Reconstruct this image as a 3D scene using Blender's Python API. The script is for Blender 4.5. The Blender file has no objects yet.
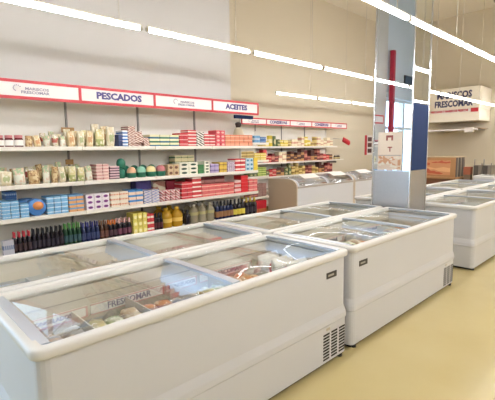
import bpy, bmesh, math, random
from mathutils import Vector, Matrix, Euler
random.seed(7)
PI = math.pi
S = bpy.context.scene
C = S.collection

# ------------------------------------------------------------------ camera
FPX, YAW, PIT, ROL, CAMZ = 401.77, 0.80638, 0.12565, -0.013486, 1.68
fw = Vector((math.cos(YAW)*math.cos(PIT), math.sin(YAW)*math.cos(PIT), -math.sin(PIT)))
rt0 = Vector((math.sin(YAW), -math.cos(YAW), 0)); up0 = rt0.cross(fw)
rt = math.cos(ROL)*rt0 + math.sin(ROL)*up0
up = -math.sin(ROL)*rt0 + math.cos(ROL)*up0
cam_d = bpy.data.cameras.new('camera'); cam = bpy.data.objects.new('camera', cam_d); C.objects.link(cam)
cam_d.sensor_fit = 'HORIZONTAL'; cam_d.sensor_width = 36.0; cam_d.lens = FPX*36/495
cam_d.clip_start = 0.05; cam_d.clip_end = 200
mw = Matrix((rt, up, -fw)).transposed().to_4x4(); mw.translation = Vector((0, 0, CAMZ))
cam.matrix_world = mw
S.camera = cam

# ------------------------------------------------------------------ world (daylight outside the shop window), exposure
W = bpy.data.worlds.new('daylight'); S.world = W; W.use_nodes = True
bg = W.node_tree.nodes['Background']; bg.inputs[0].default_value = (0.55, 0.76, 1.0, 1); bg.inputs[1].default_value = 7.5
S.view_settings.view_transform = 'Standard'; S.view_settings.look = 'None'
S.view_settings.gamma = 1.0; S.view_settings.exposure = 0.0; S.view_settings.use_curve_mapping = False
TUBE_STRENGTH = 41.0
TUBE_COLOR = (0.96, 0.965, 0.99, 1)
pl = bpy.data.lights.new('window_daylight', 'AREA'); pl.shape = 'RECTANGLE'; pl.size = 5.7; pl.size_y = 3.0
pl.cycles.is_portal = True
po = bpy.data.objects.new('window_daylight', pl); C.objects.link(po)
po.location = (-3.12, 5.75, 1.55); po.rotation_euler = (-PI/2, 0, 0)

# ------------------------------------------------------------------ materials
MATS = {}
def lin(c):
    return tuple(((x/255)/12.92 if x <= 10 else ((x/255+0.055)/1.055)**2.4) for x in c) + (1,)
def mat(name, rgb, rough=0.5, metal=0.0, spec=0.5, noise=0.0, nscale=20.0, bump=0.0, emit=None, coat=0.0):
    if name in MATS: return MATS[name]
    m = bpy.data.materials.new(name); m.use_nodes = True; nt = m.node_tree
    b = nt.nodes['Principled BSDF']; c = lin(rgb)
    b.inputs['Base Color'].default_value = c; b.inputs['Roughness'].default_value = rough
    b.inputs['Metallic'].default_value = metal; b.inputs['Specular IOR Level'].default_value = spec
    b.inputs['Coat Weight'].default_value = coat
    if noise or bump:
        tc = nt.nodes.new('ShaderNodeTexCoord'); n = nt.nodes.new('ShaderNodeTexNoise')
        n.inputs['Scale'].default_value = nscale; n.inputs['Detail'].default_value = 4
        nt.links.new(tc.outputs['Object'], n.inputs['Vector'])
        if noise:
            mx = nt.nodes.new('ShaderNodeMix'); mx.data_type = 'RGBA'
            mx.inputs['A'].default_value = tuple(v*(1-noise) for v in c[:3])+(1,)
            mx.inputs['B'].default_value = tuple(min(1, v*(1+noise)) for v in c[:3])+(1,)
            nt.links.new(n.outputs['Fac'], mx.inputs['Factor']); nt.links.new(mx.outputs['Result'], b.inputs['Base Color'])
        if bump:
            bp = nt.nodes.new('ShaderNodeBump'); bp.inputs['Strength'].default_value = bump; bp.inputs['Distance'].default_value = 0.01
            nt.links.new(n.outputs['Fac'], bp.inputs['Height']); nt.links.new(bp.outputs['Normal'], b.inputs['Normal'])
    if emit:
        b.inputs['Emission Color'].default_value = emit[0]; b.inputs['Emission Strength'].default_value = emit[1]
    MATS[name] = m; return m
def print_mat(name, c1, c2, style, rough=0.45, c3=None):
    """printed packaging: c1 ground, c2 print, laid out in the package's own Generated coordinates"""
    if name in MATS: return MATS[name]
    m = mat(name, c1, rough); nt = m.node_tree; b = nt.nodes['Principled BSDF']
    N = nt.nodes.new; L = nt.links.new
    tc = N('ShaderNodeTexCoord'); sp = N('ShaderNodeSeparateXYZ'); L(tc.outputs['Generated'], sp.inputs[0])
    def M(op, a, b_=None, c_=None):
        n = N('ShaderNodeMath'); n.operation = op
        for i, v in enumerate((a, b_, c_)):
            if v is None: continue
            if isinstance(v, (int, float)): n.inputs[i].default_value = v
            else: L(v, n.inputs[i])
        return n.outputs[0]
    x, z = sp.outputs['X'], sp.outputs['Z']
    if style == 'band': f = M('COMPARE', z, 0.5, 0.18)
    elif style == 'low': f = M('LESS_THAN', z, 0.42)
    elif style == 'top': f = M('GREATER_THAN', z, 0.62)
    elif style == 'side': f = M('LESS_THAN', x, 0.4)
    elif style == 'diag': f = M('GREATER_THAN', M('SINE', M('MULTIPLY', M('ADD', x, z), 11.0)), 0.15)
    elif style == 'blob':
        dx = M('MULTIPLY', M('SUBTRACT', x, 0.5), 1.25); dz = M('MULTIPLY', M('SUBTRACT', z, 0.45), 1.5)
        f = M('LESS_THAN', M('ADD', M('MULTIPLY', dx, dx), M('MULTIPLY', dz, dz)), 0.15)
    elif style == 'text':
        f = M('MULTIPLY', M('COMPARE', z, 0.52, 0.14), M('GREATER_THAN', M('SINE', M('MULTIPLY', x, 34.0)), -0.35))
    else:
        v = N('ShaderNodeTexVoronoi'); v.inputs['Scale'].default_value = 3.2
        oi = N('ShaderNodeObjectInfo'); ad = N('ShaderNodeVectorMath'); ad.operation = 'ADD'
        L(tc.outputs['Generated'], ad.inputs[0]); L(oi.outputs['Random'], ad.inputs[1]); L(ad.outputs[0], v.inputs['Vector'])
        s2 = N('ShaderNodeSeparateColor'); L(v.outputs['Color'], s2.inputs[0]); f = M('GREATER_THAN', s2.outputs[0], 0.55)
    mx = N('ShaderNodeMix'); mx.data_type = 'RGBA'
    mx.inputs['A'].default_value = lin(c1); mx.inputs['B'].default_value = lin(c2); L(f, mx.inputs['Factor'])
    out = mx.outputs['Result']
    if c3:
        v3 = N('ShaderNodeTexNoise'); v3.inputs['Scale'].default_value = 4.0; L(tc.outputs['Generated'], v3.inputs['Vector'])
        m3 = N('ShaderNodeMix'); m3.data_type = 'RGBA'; L(out, m3.inputs['A']); m3.inputs['B'].default_value = lin(c3)
        L(M('GREATER_THAN', v3.outputs['Fac'], 0.56), m3.inputs['Factor']); out = m3.outputs['Result']
    L(out, b.inputs['Base Color']); return m
def glass(name, tint=(0.97, 0.985, 0.98, 1), ior=1.45, refl=0.8, rough=0.02):
    m = bpy.data.materials.new(name); m.use_nodes = True; nt = m.node_tree; nt.nodes.clear()
    o = nt.nodes.new('ShaderNodeOutputMaterial'); mx = nt.nodes.new('ShaderNodeMixShader')
    N = nt.nodes.new; L = nt.links.new
    ge = N('ShaderNodeNewGeometry'); dt = N('ShaderNodeVectorMath'); dt.operation = 'DOT_PRODUCT'
    L(ge.outputs['Incoming'], dt.inputs[0]); L(ge.outputs['Normal'], dt.inputs[1])
    def M(op, *a):
        n = N('ShaderNodeMath'); n.operation = op
        for i, v in enumerate(a):
            if isinstance(v, (int, float)): n.inputs[i].default_value = v
            else: L(v, n.inputs[i])
        return n
    f0 = ((ior-1)/(ior+1))**2
    fr = M('MULTIPLY_ADD', M('POWER', M('SUBTRACT', 1.0, M('ABSOLUTE', dt.outputs['Value']).outputs[0]).outputs[0], 5.0).outputs[0], (1-f0)*refl, f0*refl)
    t = nt.nodes.new('ShaderNodeBsdfTransparent'); t.inputs[0].default_value = tint
    g = nt.nodes.new('ShaderNodeBsdfGlossy'); g.inputs['Roughness'].default_value = rough; g.inputs['Color'].default_value = (1, 1, 1, 1)
    nt.links.new(fr.outputs[0], mx.inputs[0]); nt.links.new(t.outputs[0], mx.inputs[1]); nt.links.new(g.outputs[0], mx.inputs[2])
    nt.links.new(mx.outputs[0], o.inputs[0]); MATS[name] = m; return m

WALLW = mat('wall_plaster_white', (202, 198, 195), 0.8, noise=0.03, nscale=1.2, bump=0.05)
WALLB = mat('wall_paint_beige', (211, 200, 179), 0.8, noise=0.03, nscale=0.8, bump=0.04)
WALLC = mat('wall_paint_cool', (205, 214, 226), 0.7, noise=0.02, nscale=1.0)
CEIL = mat('ceiling_paint', (226, 216, 198), 0.85, noise=0.03, nscale=0.6)
WHITE = mat('white_enamel', (211, 211, 215), 0.35, noise=0.01, nscale=6)
RIMW = mat('rim_plastic', (224, 221, 216), 0.38)
LINER = mat('liner_plastic', (214, 204, 186), 0.5)
ALU = mat('aluminium', (206, 212, 222), 0.32, metal=0.55)
STEEL = mat('brushed_steel', (192, 189, 187), 0.40, metal=1.0, noise=0.05, nscale=40)
MIRROR = mat('mirror', (226, 232, 238), 0.01, metal=1.0)
BLACK = mat('black_plastic', (26, 25, 27), 0.5)
DARK = mat('dark_slot', (38, 34, 30), 0.7)
SHELFW = mat('shelf_white', (232, 226, 216), 0.45)
PANELW = mat('back_panel', (224, 219, 211), 0.6, noise=0.02, nscale=3)
POST = mat('upright_grey', (140, 138, 136), 0.5, metal=0.4)
RED = mat('sign_red', (192, 44, 54), 0.45)
SIGNW = mat('sign_white', (226, 219, 215), 0.4)
INK = mat('ink_blue', (66, 58, 120), 0.5)
INKG = mat('ink_grey', (140, 132, 150), 0.5)
NAVY = mat('navy_panel', (34, 54, 96), 0.6, spec=0.15)
CARD = mat('cardboard', (176, 138, 92), 0.8, noise=0.08, nscale=8)
PAPER = mat('paper_white', (244, 240, 234), 0.6)
PINK = mat('banner_pink', (224, 176, 166), 0.5)
BADGE = mat('badge_dark', (58, 54, 54), 0.4)
GLASS = glass('lid_glass', refl=0.6, rough=0.012); WGLASS = glass('window_glass', (0.98, 0.99, 1, 1))
TUBE = mat('tube_light', (255, 255, 255), 0.5, emit=(TUBE_COLOR, TUBE_STRENGTH))
CABLE = mat('cable', (196, 188, 176), 0.6)

def floor_mat():
    m = mat('floor_vinyl', (226, 201, 146), 0.22, spec=0.45); nt = m.node_tree; b = nt.nodes['Principled BSDF']
    N = nt.nodes.new; L = nt.links.new
    tc = N('ShaderNodeTexCoord'); n = N('ShaderNodeTexNoise'); n.inputs['Scale'].default_value = 1.3; n.inputs['Detail'].default_value = 6
    L(tc.outputs['Object'], n.inputs['Vector'])
    r = N('ShaderNodeValToRGB'); r.color_ramp.elements[0].position = 0.3; r.color_ramp.elements[1].position = 0.75
    r.color_ramp.elements[0].color = lin((201, 182, 129)); r.color_ramp.elements[1].color = lin((209, 192, 140))
    L(n.outputs['Fac'], r.inputs[0]); L(r.outputs[0], b.inputs['Base Color'])
    n2 = N('ShaderNodeTexNoise'); n2.inputs['Scale'].default_value = 9; L(tc.outputs['Object'], n2.inputs['Vector'])
    mr = N('ShaderNodeMapRange'); mr.inputs['To Min'].default_value = 0.16; mr.inputs['To Max'].default_value = 0.30
    L(n2.outputs['Fac'], mr.inputs[0]); L(mr.outputs[0], b.inputs['Roughness'])
    return m
FLOOR = floor_mat()

# ------------------------------------------------------------------ mesh helpers
class MB:
    def __init__(s): s.v = []; s.f = []; s.sm = []
    def add(s, vs, fs, smooth=False):
        o = len(s.v); s.v += [tuple(v) for v in vs]; s.f += [tuple(i+o for i in f) for f in fs]; s.sm += [smooth]*len(fs); return s
    def box(s, x0, x1, y0, y1, z0, z1):
        vs = [(x, y, z) for z in (z0, z1) for y in (y0, y1) for x in (x0, x1)]
        return s.add(vs, [(0,2,3,1), (4,5,7,6), (0,1,5,4), (2,6,7,3), (0,4,6,2), (1,3,7,5)])
    def rings(s, rings, cap0=True, cap1=True, smooth=True, closed=True):
        n = len(rings[0]); vs = [p for r in rings for p in r]; fs = []
        for k in range(len(rings)-1):
            for i in range(n if closed else n-1):
                j = (i+1) % n; fs.append((k*n+i, k*n+j, (k+1)*n+j, (k+1)*n+i))
        if cap0: fs.append(tuple(range(n-1, -1, -1)))
        if cap1: fs.append(tuple((len(rings)-1)*n+i for i in range(n)))
        return s.add(vs, fs, smooth)
    def lathe(s, prof, n=14, cx=0, cy=0, cap0=True, cap1=True):
        return s.rings([[(cx+r*math.cos(2*PI*i/n), cy+r*math.sin(2*PI*i/n), z) for i in range(n)] for r, z in prof], cap0, cap1)
    def tube(s, a, b, r, n=8):
        a, b = Vector(a), Vector(b); d = (b-a).normalized()
        u = d.orthogonal().normalized(); w = d.cross(u)
        return s.rings([[tuple(p+u*r*math.cos(2*PI*i/n)+w*r*math.sin(2*PI*i/n)) for i in range(n)] for p in (a, b)])
    def prism(s, poly, axis, a, b, smooth=False):
        """poly of 2D points; axis 'x': points are (y,z); 'y': (x,z); 'z': (x,y)"""
        def P(p, t): return {'x': (t, p[0], p[1]), 'y': (p[0], t, p[1]), 'z': (p[0], p[1], t)}[axis]
        return s.rings([[P(p, a) for p in poly], [P(p, b) for p in poly]], smooth=smooth)
    def mesh(s, name, bevel=0, seg=1):
        me = bpy.data.meshes.new(name); me.from_pydata(s.v, [], s.f)
        for p, q in zip(me.polygons, s.sm): p.use_smooth = q
        bm = bmesh.new(); bm.from_mesh(me)
        if bevel:
            es = [e for e in bm.edges if len(e.link_faces) == 2 and e.calc_face_angle(0) > 0.6]
            bmesh.ops.bevel(bm, geom=es, offset=bevel, segments=seg, affect='EDGES', clamp_overlap=True)
        bmesh.ops.recalc_face_normals(bm, faces=bm.faces); bm.to_mesh(me); bm.free(); return me
    def build(s, name, material, parent=None, bevel=0, seg=1, loc=None):
        return obj(name, s.mesh(name, bevel, seg), material, parent, loc)
def obj(name, me, material, parent=None, loc=None):
    if material is not None and not me.materials: me.materials.append(material)
    o = bpy.data.objects.new(name, me); C.objects.link(o)
    if material is not None and me.materials[0] is not material:
        o.material_slots[0].link = 'OBJECT'; o.material_slots[0].material = material
    if parent: o.parent = parent
    if loc: o.location = loc
    return o
def tag(o, label, cat, group=None):
    o['label'] = label; o['category'] = cat
    if group: o['group'] = group
    return o
def thing(name, label, cat, loc=(0,0,0), rotz=0, group=None):
    o = bpy.data.objects.new(name, None); C.objects.link(o); o.location = loc; o.rotation_euler = (0, 0, rotz)
    o.empty_display_size = 0.1
    return tag(o, label, cat, group)
def struct(o): o['kind'] = 'structure'; return o
def copy_tree(o, parent=None):
    c = o.copy(); C.objects.link(c)
    if parent: c.parent = parent
    for ch in list(o.children): copy_tree(ch, c)
    return c
def rrect(hx, hy, r, z, n=4):
    pts = []
    for (sx, sy, a0) in ((1, 1, 0), (-1, 1, PI/2), (-1, -1, PI), (1, -1, 1.5*PI)):
        for k in range(n+1):
            a = a0 + PI/2*k/n
            pts.append((sx*(hx-r)+r*math.cos(a), sy*(hy-r)+r*math.sin(a), z))
    return pts
def text(name, s, size, material, parent, loc, rot=(PI/2, 0, 0), offset=0.0, align='CENTER', sx=1.0, ext=0.002):
    cu = bpy.data.curves.new(name, 'FONT'); cu.body = s; cu.size = size; cu.align_x = align; cu.align_y = 'CENTER'
    cu.offset = offset; cu.extrude = ext; cu.resolution_u = 2
    t = bpy.data.objects.new(name+'_curve', cu); C.objects.link(t)
    dg = bpy.context.evaluated_depsgraph_get(); me = bpy.data.meshes.new_from_object(t.evaluated_get(dg))
    bpy.data.objects.remove(t); bpy.data.curves.remove(cu); me.name = name
    me.materials.clear(); me.materials.append(material)
    o = bpy.data.objects.new(name, me); C.objects.link(o); o.parent = parent; o.location = loc; o.rotation_euler = rot; o.scale = (sx, 1, 1)
    return o
def ray(px, py):
    return fw + rt*((px-247.5)/FPX) - up*((py-200)/FPX)
def on_y(px, py, Y):
    d = ray(px, py); t = Y/d.y; return Vector((d.x*t, Y, CAMZ+d.z*t))
def fwd(X, Y): return fw.x*X + fw.y*Y

# ------------------------------------------------------------------ the room
CH = 6.4
def wall(name, m, *b): return struct(MB().box(*b).build(name, m))
wall('floor', FLOOR, -6.2, 16.4, -8.2, 8.3, -0.12, 0)
wall('ceiling', CEIL, -6.2, 16.4, -8.2, 8.3, CH, CH+0.15)
wall('wall_left', WALLW, -0.25, 4.94, 5.55, 5.75, 0, CH)
wall('wall_left_recess', WALLB, 4.94, 16.4, 8.1, 8.3, 0, CH)
wall('wall_return', WALLB, 4.74, 4.94, 5.75, 8.1, 0, CH)
wall('wall_front', WALLB, 16.2, 16.4, -8.2, 8.1, 0, CH)
wall('wall_back', WALLC, -6.2, -6.0, -8.2, 5.55, 0, CH)
wall('wall_right', WALLB, -6.0, 16.2, -8.2, -8.0, 0, CH)
wall('wall_left_above_window', WALLC, -6.2, -0.25, 5.55, 5.75, 3.1, CH)
wall('trim_1', WALLC, -6.0, -0.25, 5.5, 5.55, 3.06, 3.2)
# shop window in the left wall, short of the gondola
FRW = mat('window_frame_white', (228, 232, 236), 0.4)
xs = [-6.0, -4.85, -3.7, -2.55, -1.4, -0.25]
for k in range(5):
    x0, x1 = xs[k], xs[k+1]
    w = struct(bpy.data.objects.new('window_%d' % (k+1), None)); C.objects.link(w)
    m = MB()
    m.box(x0, x0+0.06, 5.58, 5.72, 0, 3.06).box(x1-0.06, x1, 5.58, 5.72, 0, 3.06)
    m.box(x0+0.06, x1-0.06, 5.58, 5.72, 0, 0.12).box(x0+0.06, x1-0.06, 5.58, 5.72, 2.98, 3.06).box(x0+0.06, x1-0.06, 5.58, 5.72, 2.2, 2.27)
    m.build('window_frame', FRW, w)
    MB().box(x0+0.06, x1-0.06, 5.645, 5.655, 0.12, 2.2).build('pane', WGLASS, w)
    MB().box(x0+0.06, x1-0.06, 5.645, 5.655, 2.27, 2.98).build('pane', WGLASS, w)
struct(MB().box(-12, 3, 5.8, 20, -0.14, -0.02).build('ground_outside', mat('pavement', (190, 190, 186), 0.9, noise=0.08, nscale=3)))
tag(MB().box(-0.36, -0.24, 5.36, 5.48, 0, 4.3).build('red_post', mat('post_red', (176, 38, 62), 0.4), bevel=0.01),
    'tall red square post standing by the shop window, seen in the pillar mirror', 'post')
t = thing('wall_screen', 'small dark screen fixed high on the pale wall, seen in the pillar mirror', 'screen', (-1.5, 5.5, 3.45))
MB().box(-0.25, 0.25, 0, 0.05, 0, 0.32).build('casing', BLACK, t, 0.01)
MB().box(-0.23, 0.23, -0.004, 0.0, 0.02, 0.30).build('display', mat('screen_glass', (70, 84, 104), 0.1), t)

# ------------------------------------------------------------------ ceiling tube lights
def make_fixture():
    t = thing('tube_light', '', 'ceiling light')
    m = MB().box(-0.735, 0.735, -0.012, 0.012, 0.024, 0.05)
    m.build('housing', mat('fixture_white', (232, 228, 218), 0.5), t, 0.006)
    prof = [(0.018*math.cos(a), 0.005+0.019*math.sin(a)) for a in [PI+PI*k/8 for k in range(9)]] + [(0.018, 0.023), (-0.018, 0.023)]
    MB().prism(prof, 'x', -0.715, 0.715, True).build('tube', TUBE, t)
    for s in (-1, 1):
        MB().prism([(p[0]*1.1, p[1]*1.08) for p in prof], 'x', s*0.716, s*0.745).build('end_cap', mat('cap_grey', (200, 192, 176), 0.5), t, 0.004)
    MB().tube((0.5, 0, 0.05), (0.5, 0, CH-2.9), 0.004, 6).build('cable', CABLE, t)
    return t
proto = make_fixture(); used = False
ORD = ['first', 'second', 'third', 'fourth', 'fifth', 'sixth', 'seventh', 'eighth', 'ninth', 'tenth', 'eleventh', 'twelfth', 'thirteenth', 'fourteenth', 'fifteenth', 'sixteenth', 'seventeenth', 'eighteenth', 'nineteenth', 'twentieth',
       'twenty-first', 'twenty-second', 'twenty-third', 'twenty-fourth', 'twenty-fifth', 'twenty-sixth', 'twenty-seventh', 'twenty-eighth', 'twenty-ninth', 'thirtieth']
def light_line(Y, X0, n, step, desc, grp):
    global used
    for k in range(n):
        o = proto if not used else copy_tree(proto); used = True
        o.location = (X0+step*(k+0.5), Y, 2.9)
        tag(o, '%s tube light from the near end of the row %s' % (ORD[k], desc), 'ceiling light', grp)
light_line(3.80, 2.217-1.535*2, 11, 1.535, 'over the freezer aisle', 'tube row over the aisle by the shelves')
light_line(1.84, 3.957-1.5*3, 10, 1.5, 'nearest the camera', 'tube row over the front freezers')
light_line(6.12, 6.736, 5, 1.56, 'in the far recess', 'tube row in the recess')
light_line(-0.12, -0.61, 10, 1.53, 'straight above the camera', 'tube row above the camera')
light_line(-2.2, -0.61, 10, 1.53, 'added unseen behind the camera', 'added unseen tube row behind the camera')  # out of view, row added to light the room from behind
light_line(-4.6, -0.61, 10, 1.53, 'added unseen by right hand wall', 'added unseen tube row by the right wall')  # another unseen row added for illumination

# ------------------------------------------------------------------ gondola shelving
def swirl_logo(parent, x, y, z, s, m):
    b = MB()
    for k in range(9):
        a0, a1 = 0.6+k*0.45, 0.6+(k+1)*0.45; r = s*(0.5-0.03*k); w = s*0.06
        b.box(x+r*math.cos(a0)-w, x+r*math.cos(a0)+w, y-0.003, y, z+r*math.sin(a0)-w, z+r*math.sin(a0)+w)
    return b.build('logo', m, parent)
def gondola(name, label, xs, yf, yb, levels, head, panels, ztop, end_x=None):
    """xs: upright positions; shelves front edge at yf, back panel at yb; levels: (top z)"""
    g = thing(name, label, 'shelving')
    for i, x in enumerate(xs):
        MB().box(x-0.011, x+0.011, yb-0.035, yb+0.03, 0, ztop).build('upright', POST if i not in (0, len(xs)-1) else PANELW, g)
        MB().box(x-0.02, x+0.02, yf+0.12, yb-0.04, 0, 0.06).build('foot', POST, g)
    for i in range(len(xs)-1):
        x0, x1 = xs[i]+0.012, xs[i+1]-0.012
        MB().box(x0, x1, yb-0.012, yb+0.02, 0.1, ztop-0.01).build('back_panel', PANELW, g)
        for z in levels:
            s = MB().box(x0-0.01, x1+0.01, yf, yb-0.036, z-0.03, z).build('shelf', SHELFW, g)
            MB().box(x0-0.01, x1+0.01, yf-0.012, yf-0.001, z-0.042, z+0.006).build('price_rail', SHELFW, s, 0.003)
    if head:
        z0, z1, hx = head; fr = 0.032
        yh = yf-0.02
        m = MB().box(hx[0], hx[-1], yh, yh+0.03, z0, z0+fr).box(hx[0], hx[-1], yh, yh+0.03, z1-fr, z1)
        for i, x in enumerate(hx):
            a = x-fr/2 if 0 < i < len(hx)-1 else (x if i == 0 else x-fr)
            m.box(a, a+fr, yh, yh+0.03, z0+fr, z1-fr)
        m.build('header_frame', RED, g)
        for i, x in enumerate(hx[:-1]):
            MB().box(x+0.02, x+0.06, yh+0.03, yb-0.03, z1-0.08, z1-0.04).build('header_arm', POST, g)
        for i in range(len(hx)-1):
            p = MB().box(hx[i]+fr/2+0.001, hx[i+1]-fr/2-0.001, yh+0.006, yh+0.028, z0+fr, z1-fr).build('header_board', SIGNW, g)
            cx, cz = (hx[i]+hx[i+1])/2, (z0+z1)/2
            s = panels[i]
            if s:
                text('lettering', s, 0.112, INK, p, (cx, yh+0.004, cz), offset=0.005, sx=1.14)
            elif s == '':
                swirl_logo(p, cx-0.17, yh+0.005, cz+0.005, 0.09, INKG)
                text('lettering', 'MARISCOS', 0.042, INKG, p, (cx+0.04, yh+0.004, cz+0.012), offset=0.001, sx=1.25)
                text('lettering', 'FRESCOMAR', 0.042, INKG, p, (cx+0.02, yh+0.004, cz-0.028), offset=0.001, sx=1.25)
    return g
GX = [5.06-1.025*k for k in range(4, -1, -1)]
LV = [0.16, 0.53, 0.94, 1.31, 1.735]
gondola('wall_gondola', 'long white wall shelving with red framed header reading PESCADOS and ACEITES', GX, 5.0, 5.47, LV,
        (2.262, 2.47, [GX[0]]+[x+0.015 for x in GX[1:]]), ['', 'PESCADOS', '', 'ACEITES'], 2.5)
tag(MB().box(4.62, 5.04, 5.08, 5.13, 2.2, 2.258).build('navy_strip', NAVY, bevel=0.004),
    'navy blue strip hanging under the ACEITES end of the header', 'strip')
# far gondola in the recess and the short one beside it
G2 = [7.0+0.985*k for k in range(6)]
gondola('wall_gondola', 'far white shelving in the recess with red framed header of small panels', [6.95, 8.0, 9.1, 10.2, 11.35], 7.55, 8.02,
        [0.16, 0.55, 0.92, 1.31, 1.745], (2.31, 2.49, [7.05]+[7.97, 8.95, 9.96, 10.96, 11.88]), ['', 'CONSERVAS', '', 'CONSERVAS', ''], 2.5)
gondola('wall_gondola', 'short shelving unit with no header between long shelving and curved freezer', [5.35, 6.78], 6.35, 6.8,
        [0.16, 0.6, 1.07, 1.43, 1.82], None, [], 2.1)

# ------------------------------------------------------------------ chest freezers
def make_freezer(kind):
    L, D = 1.165, 0.455
    t = thing('chest_freezer', '', 'freezer')
    m = MB()
    m.rings([rrect(L-0.01, D-0.01, 0.05, 0.035), rrect(L-0.01, D-0.01, 0.05, 0.325), rrect(L-0.002, D-0.002, 0.05, 0.338), rrect(L-0.005, D-0.005, 0.05, 0.375), rrect(L-0.02, D-0.02, 0.05, 0.43),
             rrect(L-0.022, D-0.022, 0.05, 0.83)], True, False, smooth=False)
    m.build('cabinet_body', WHITE, t)
    li = MB(); li.rings([rrect(L-0.075, D-0.075, 0.03, 0.52), rrect(L-0.07, D-0.07, 0.03, 0.825)], True, False, smooth=False)
    li.rings([rrect(L-0.07, D-0.07, 0.03, 0.826), rrect(L-0.02, D-0.02, 0.05, 0.826)], False, False, smooth=False)
    ln = li.build('liner', LINER, t)
    MB().box(-L+0.08, L-0.08, D-0.0785, D-0.0755, 0.742, 0.75).build('liner_groove', mat('groove', (170, 158, 140), 0.6), ln)
    pr = [(-0.028, 0.828), (-0.004, 0.834), (0, 0.842), (0, 0.868), (-0.005, 0.876), (-0.013, 0.88), (-0.05, 0.88), (-0.058, 0.874), (-0.058, 0.862), (-0.075, 0.858), (-0.075, 0.84), (-0.028, 0.828)]
    MB().rings([rrect(L+o, D+o, max(0.012, 0.055+o*0.6), z) for o, z in pr], False, False, smooth=True).build('rim', RIMW, t)
    def arch(y): return 0.868 + 0.007*(1-(y/0.39)**2)
    ys = [-0.385+0.77*k/12 for k in range(13)]
    for s, dz in ((-1, 0.0), (1, 0.0)):
        a, b = sorted((s*1.075, s*0.03))
        poly = [(y, arch(y)+dz-0.004) for y in ys] + [(y, arch(y)+dz) for y in reversed(ys)]
        MB().prism(poly, 'x', a, b, True).build('glass_lid', GLASS, t)
    def bar(name, a, b, h, mm):
        poly = [(y, arch(y)-0.008) for y in ys] + [(y, arch(y)+h) for y in reversed(ys)]
        return MB().prism(poly, 'x', a, b, False).build(name, mm, t)
    bar('lid_handle', -0.03, 0.03, 0.012, ALU)
    for s in (-1, 1): a, b = sorted((s*1.075, s*1.128)); bar('end_trim', a, b, 0.010, ALU)
    b_ = MB().box(L-0.29, L-0.16, -D+0.0165, -D+0.0235, 0.694, 0.742).build('badge', BADGE, t, 0.002)
    MB().box(L-0.275, L-0.20, -D+0.015, -D+0.017, 0.712, 0.726).build('badge_print', mat('badge_ink', (170, 166, 160), 0.4), b_)
    vg = MB()
    for c in range(3):
        for k in range(9):
            x = L-0.338+c*0.105; z = 0.058+k*0.0245
            vg.box(x, x+0.078, -D+0.0075, -D+0.011, z, z+0.0135)
    vg.build('vent_slots', DARK, t)
    MB().box(L-0.30, L-0.255, -D+0.008, -D+0.010, 0.29, 0.31).build('vent_tag', mat('tag_grey', (190, 182, 168), 0.5), t)
    MB().box(-L+0.03, L-0.03, -D+0.03, D-0.03, 0.012, 0.036).build('plinth', BLACK, t)
    for sx in (-1, 1):
        for sy in (-1, 1):
            MB().lathe([(0.022, 0), (0.022, 0.02), (0.014, 0.036)], 10, sx*(L-0.08), sy*(D-0.035)).build('foot', BLACK, t)
    # inside: banner along the back wall and partitions
    if kind != 'plain':
        segs = [(-1.06, -0.62), (-0.60, -0.05), (-0.03, 0.25), (0.28, 0.86)]
        for k, (a, b) in enumerate(segs):
            bn = MB().box(a, b, D-0.095, D-0.089, 0.625, 0.697).build('banner', PAPER, t)
            e = MB().box(a, b, D-0.0975, D-0.0955, 0.690, 0.697).box(a, b, D-0.0975, D-0.0955, 0.625, 0.631).box(b-0.012, b, D-0.0975, D-0.0955, 0.631, 0.690)
            e.build('banner_edge', PINK, bn)
            if k in (1, 3): text('lettering', 'FRESCOMAR', 0.058, INKG, bn, ((a+b)/2, D-0.0965, 0.661), offset=0.001, sx=1.0)
            else: text('lettering', 'CONGELADOS', 0.036, INKG, bn, ((a+b)/2, D-0.0965, 0.661), offset=0.001, sx=1.0)
    for k in range(5):
        x = -0.72+k*0.36
        MB().box(x-0.004, x+0.004, -D+0.082, D-0.10, 0.5205, 0.69).build('divider', RIMW, t, 0.002)
    return t
fz = make_freezer('full'); fzp = make_freezer('plain')
FRZ = [  # x centre, row, prototype, label
 (1.585, 0, 'full', 'nearest white chest freezer with dark badge and vent slots in front'),
 (3.965, 0, 'full', 'white chest freezer with sliding glass next after the nearest one, before the mirrored pillar'),
 (1.585, 1, 'plain', 'white chest freezer behind the nearest one, beside the bottle shelves'),
 (3.965, 1, 'plain', 'white chest freezer of the back row, ending near the curved freezer'),
 (6.985, 0, 'full', 'white chest freezer in front row just past the mirrored pillar'),
 (6.985, 1, 'plain', 'white chest freezer in back row directly behind the mirrored pillar'),
 (9.365, 0, 'full', 'farthest white chest freezer of the front row'),
 (9.365, 1, 'plain', 'farthest white chest freezer of the back row, near the fish counter')]
seen = set(); freezers = []
for xc, row, kd, lb in FRZ:
    p = fz if kd == 'full' else fzp
    o = p if kd not in seen else copy_tree(p); seen.add(kd)
    o.location = (xc, 2.147 if row == 0 else 3.095, 0)
    if row == 1: o.rotation_euler = (0, 0, PI)
    tag(o, lb, 'freezer', 'chest freezers in two rows'); freezers.append((o, xc, row))
    if xc == 3.965:
        for ch in o.children:
            if ch.name.startswith('badge'): ch.location.x -= 1.915

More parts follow.
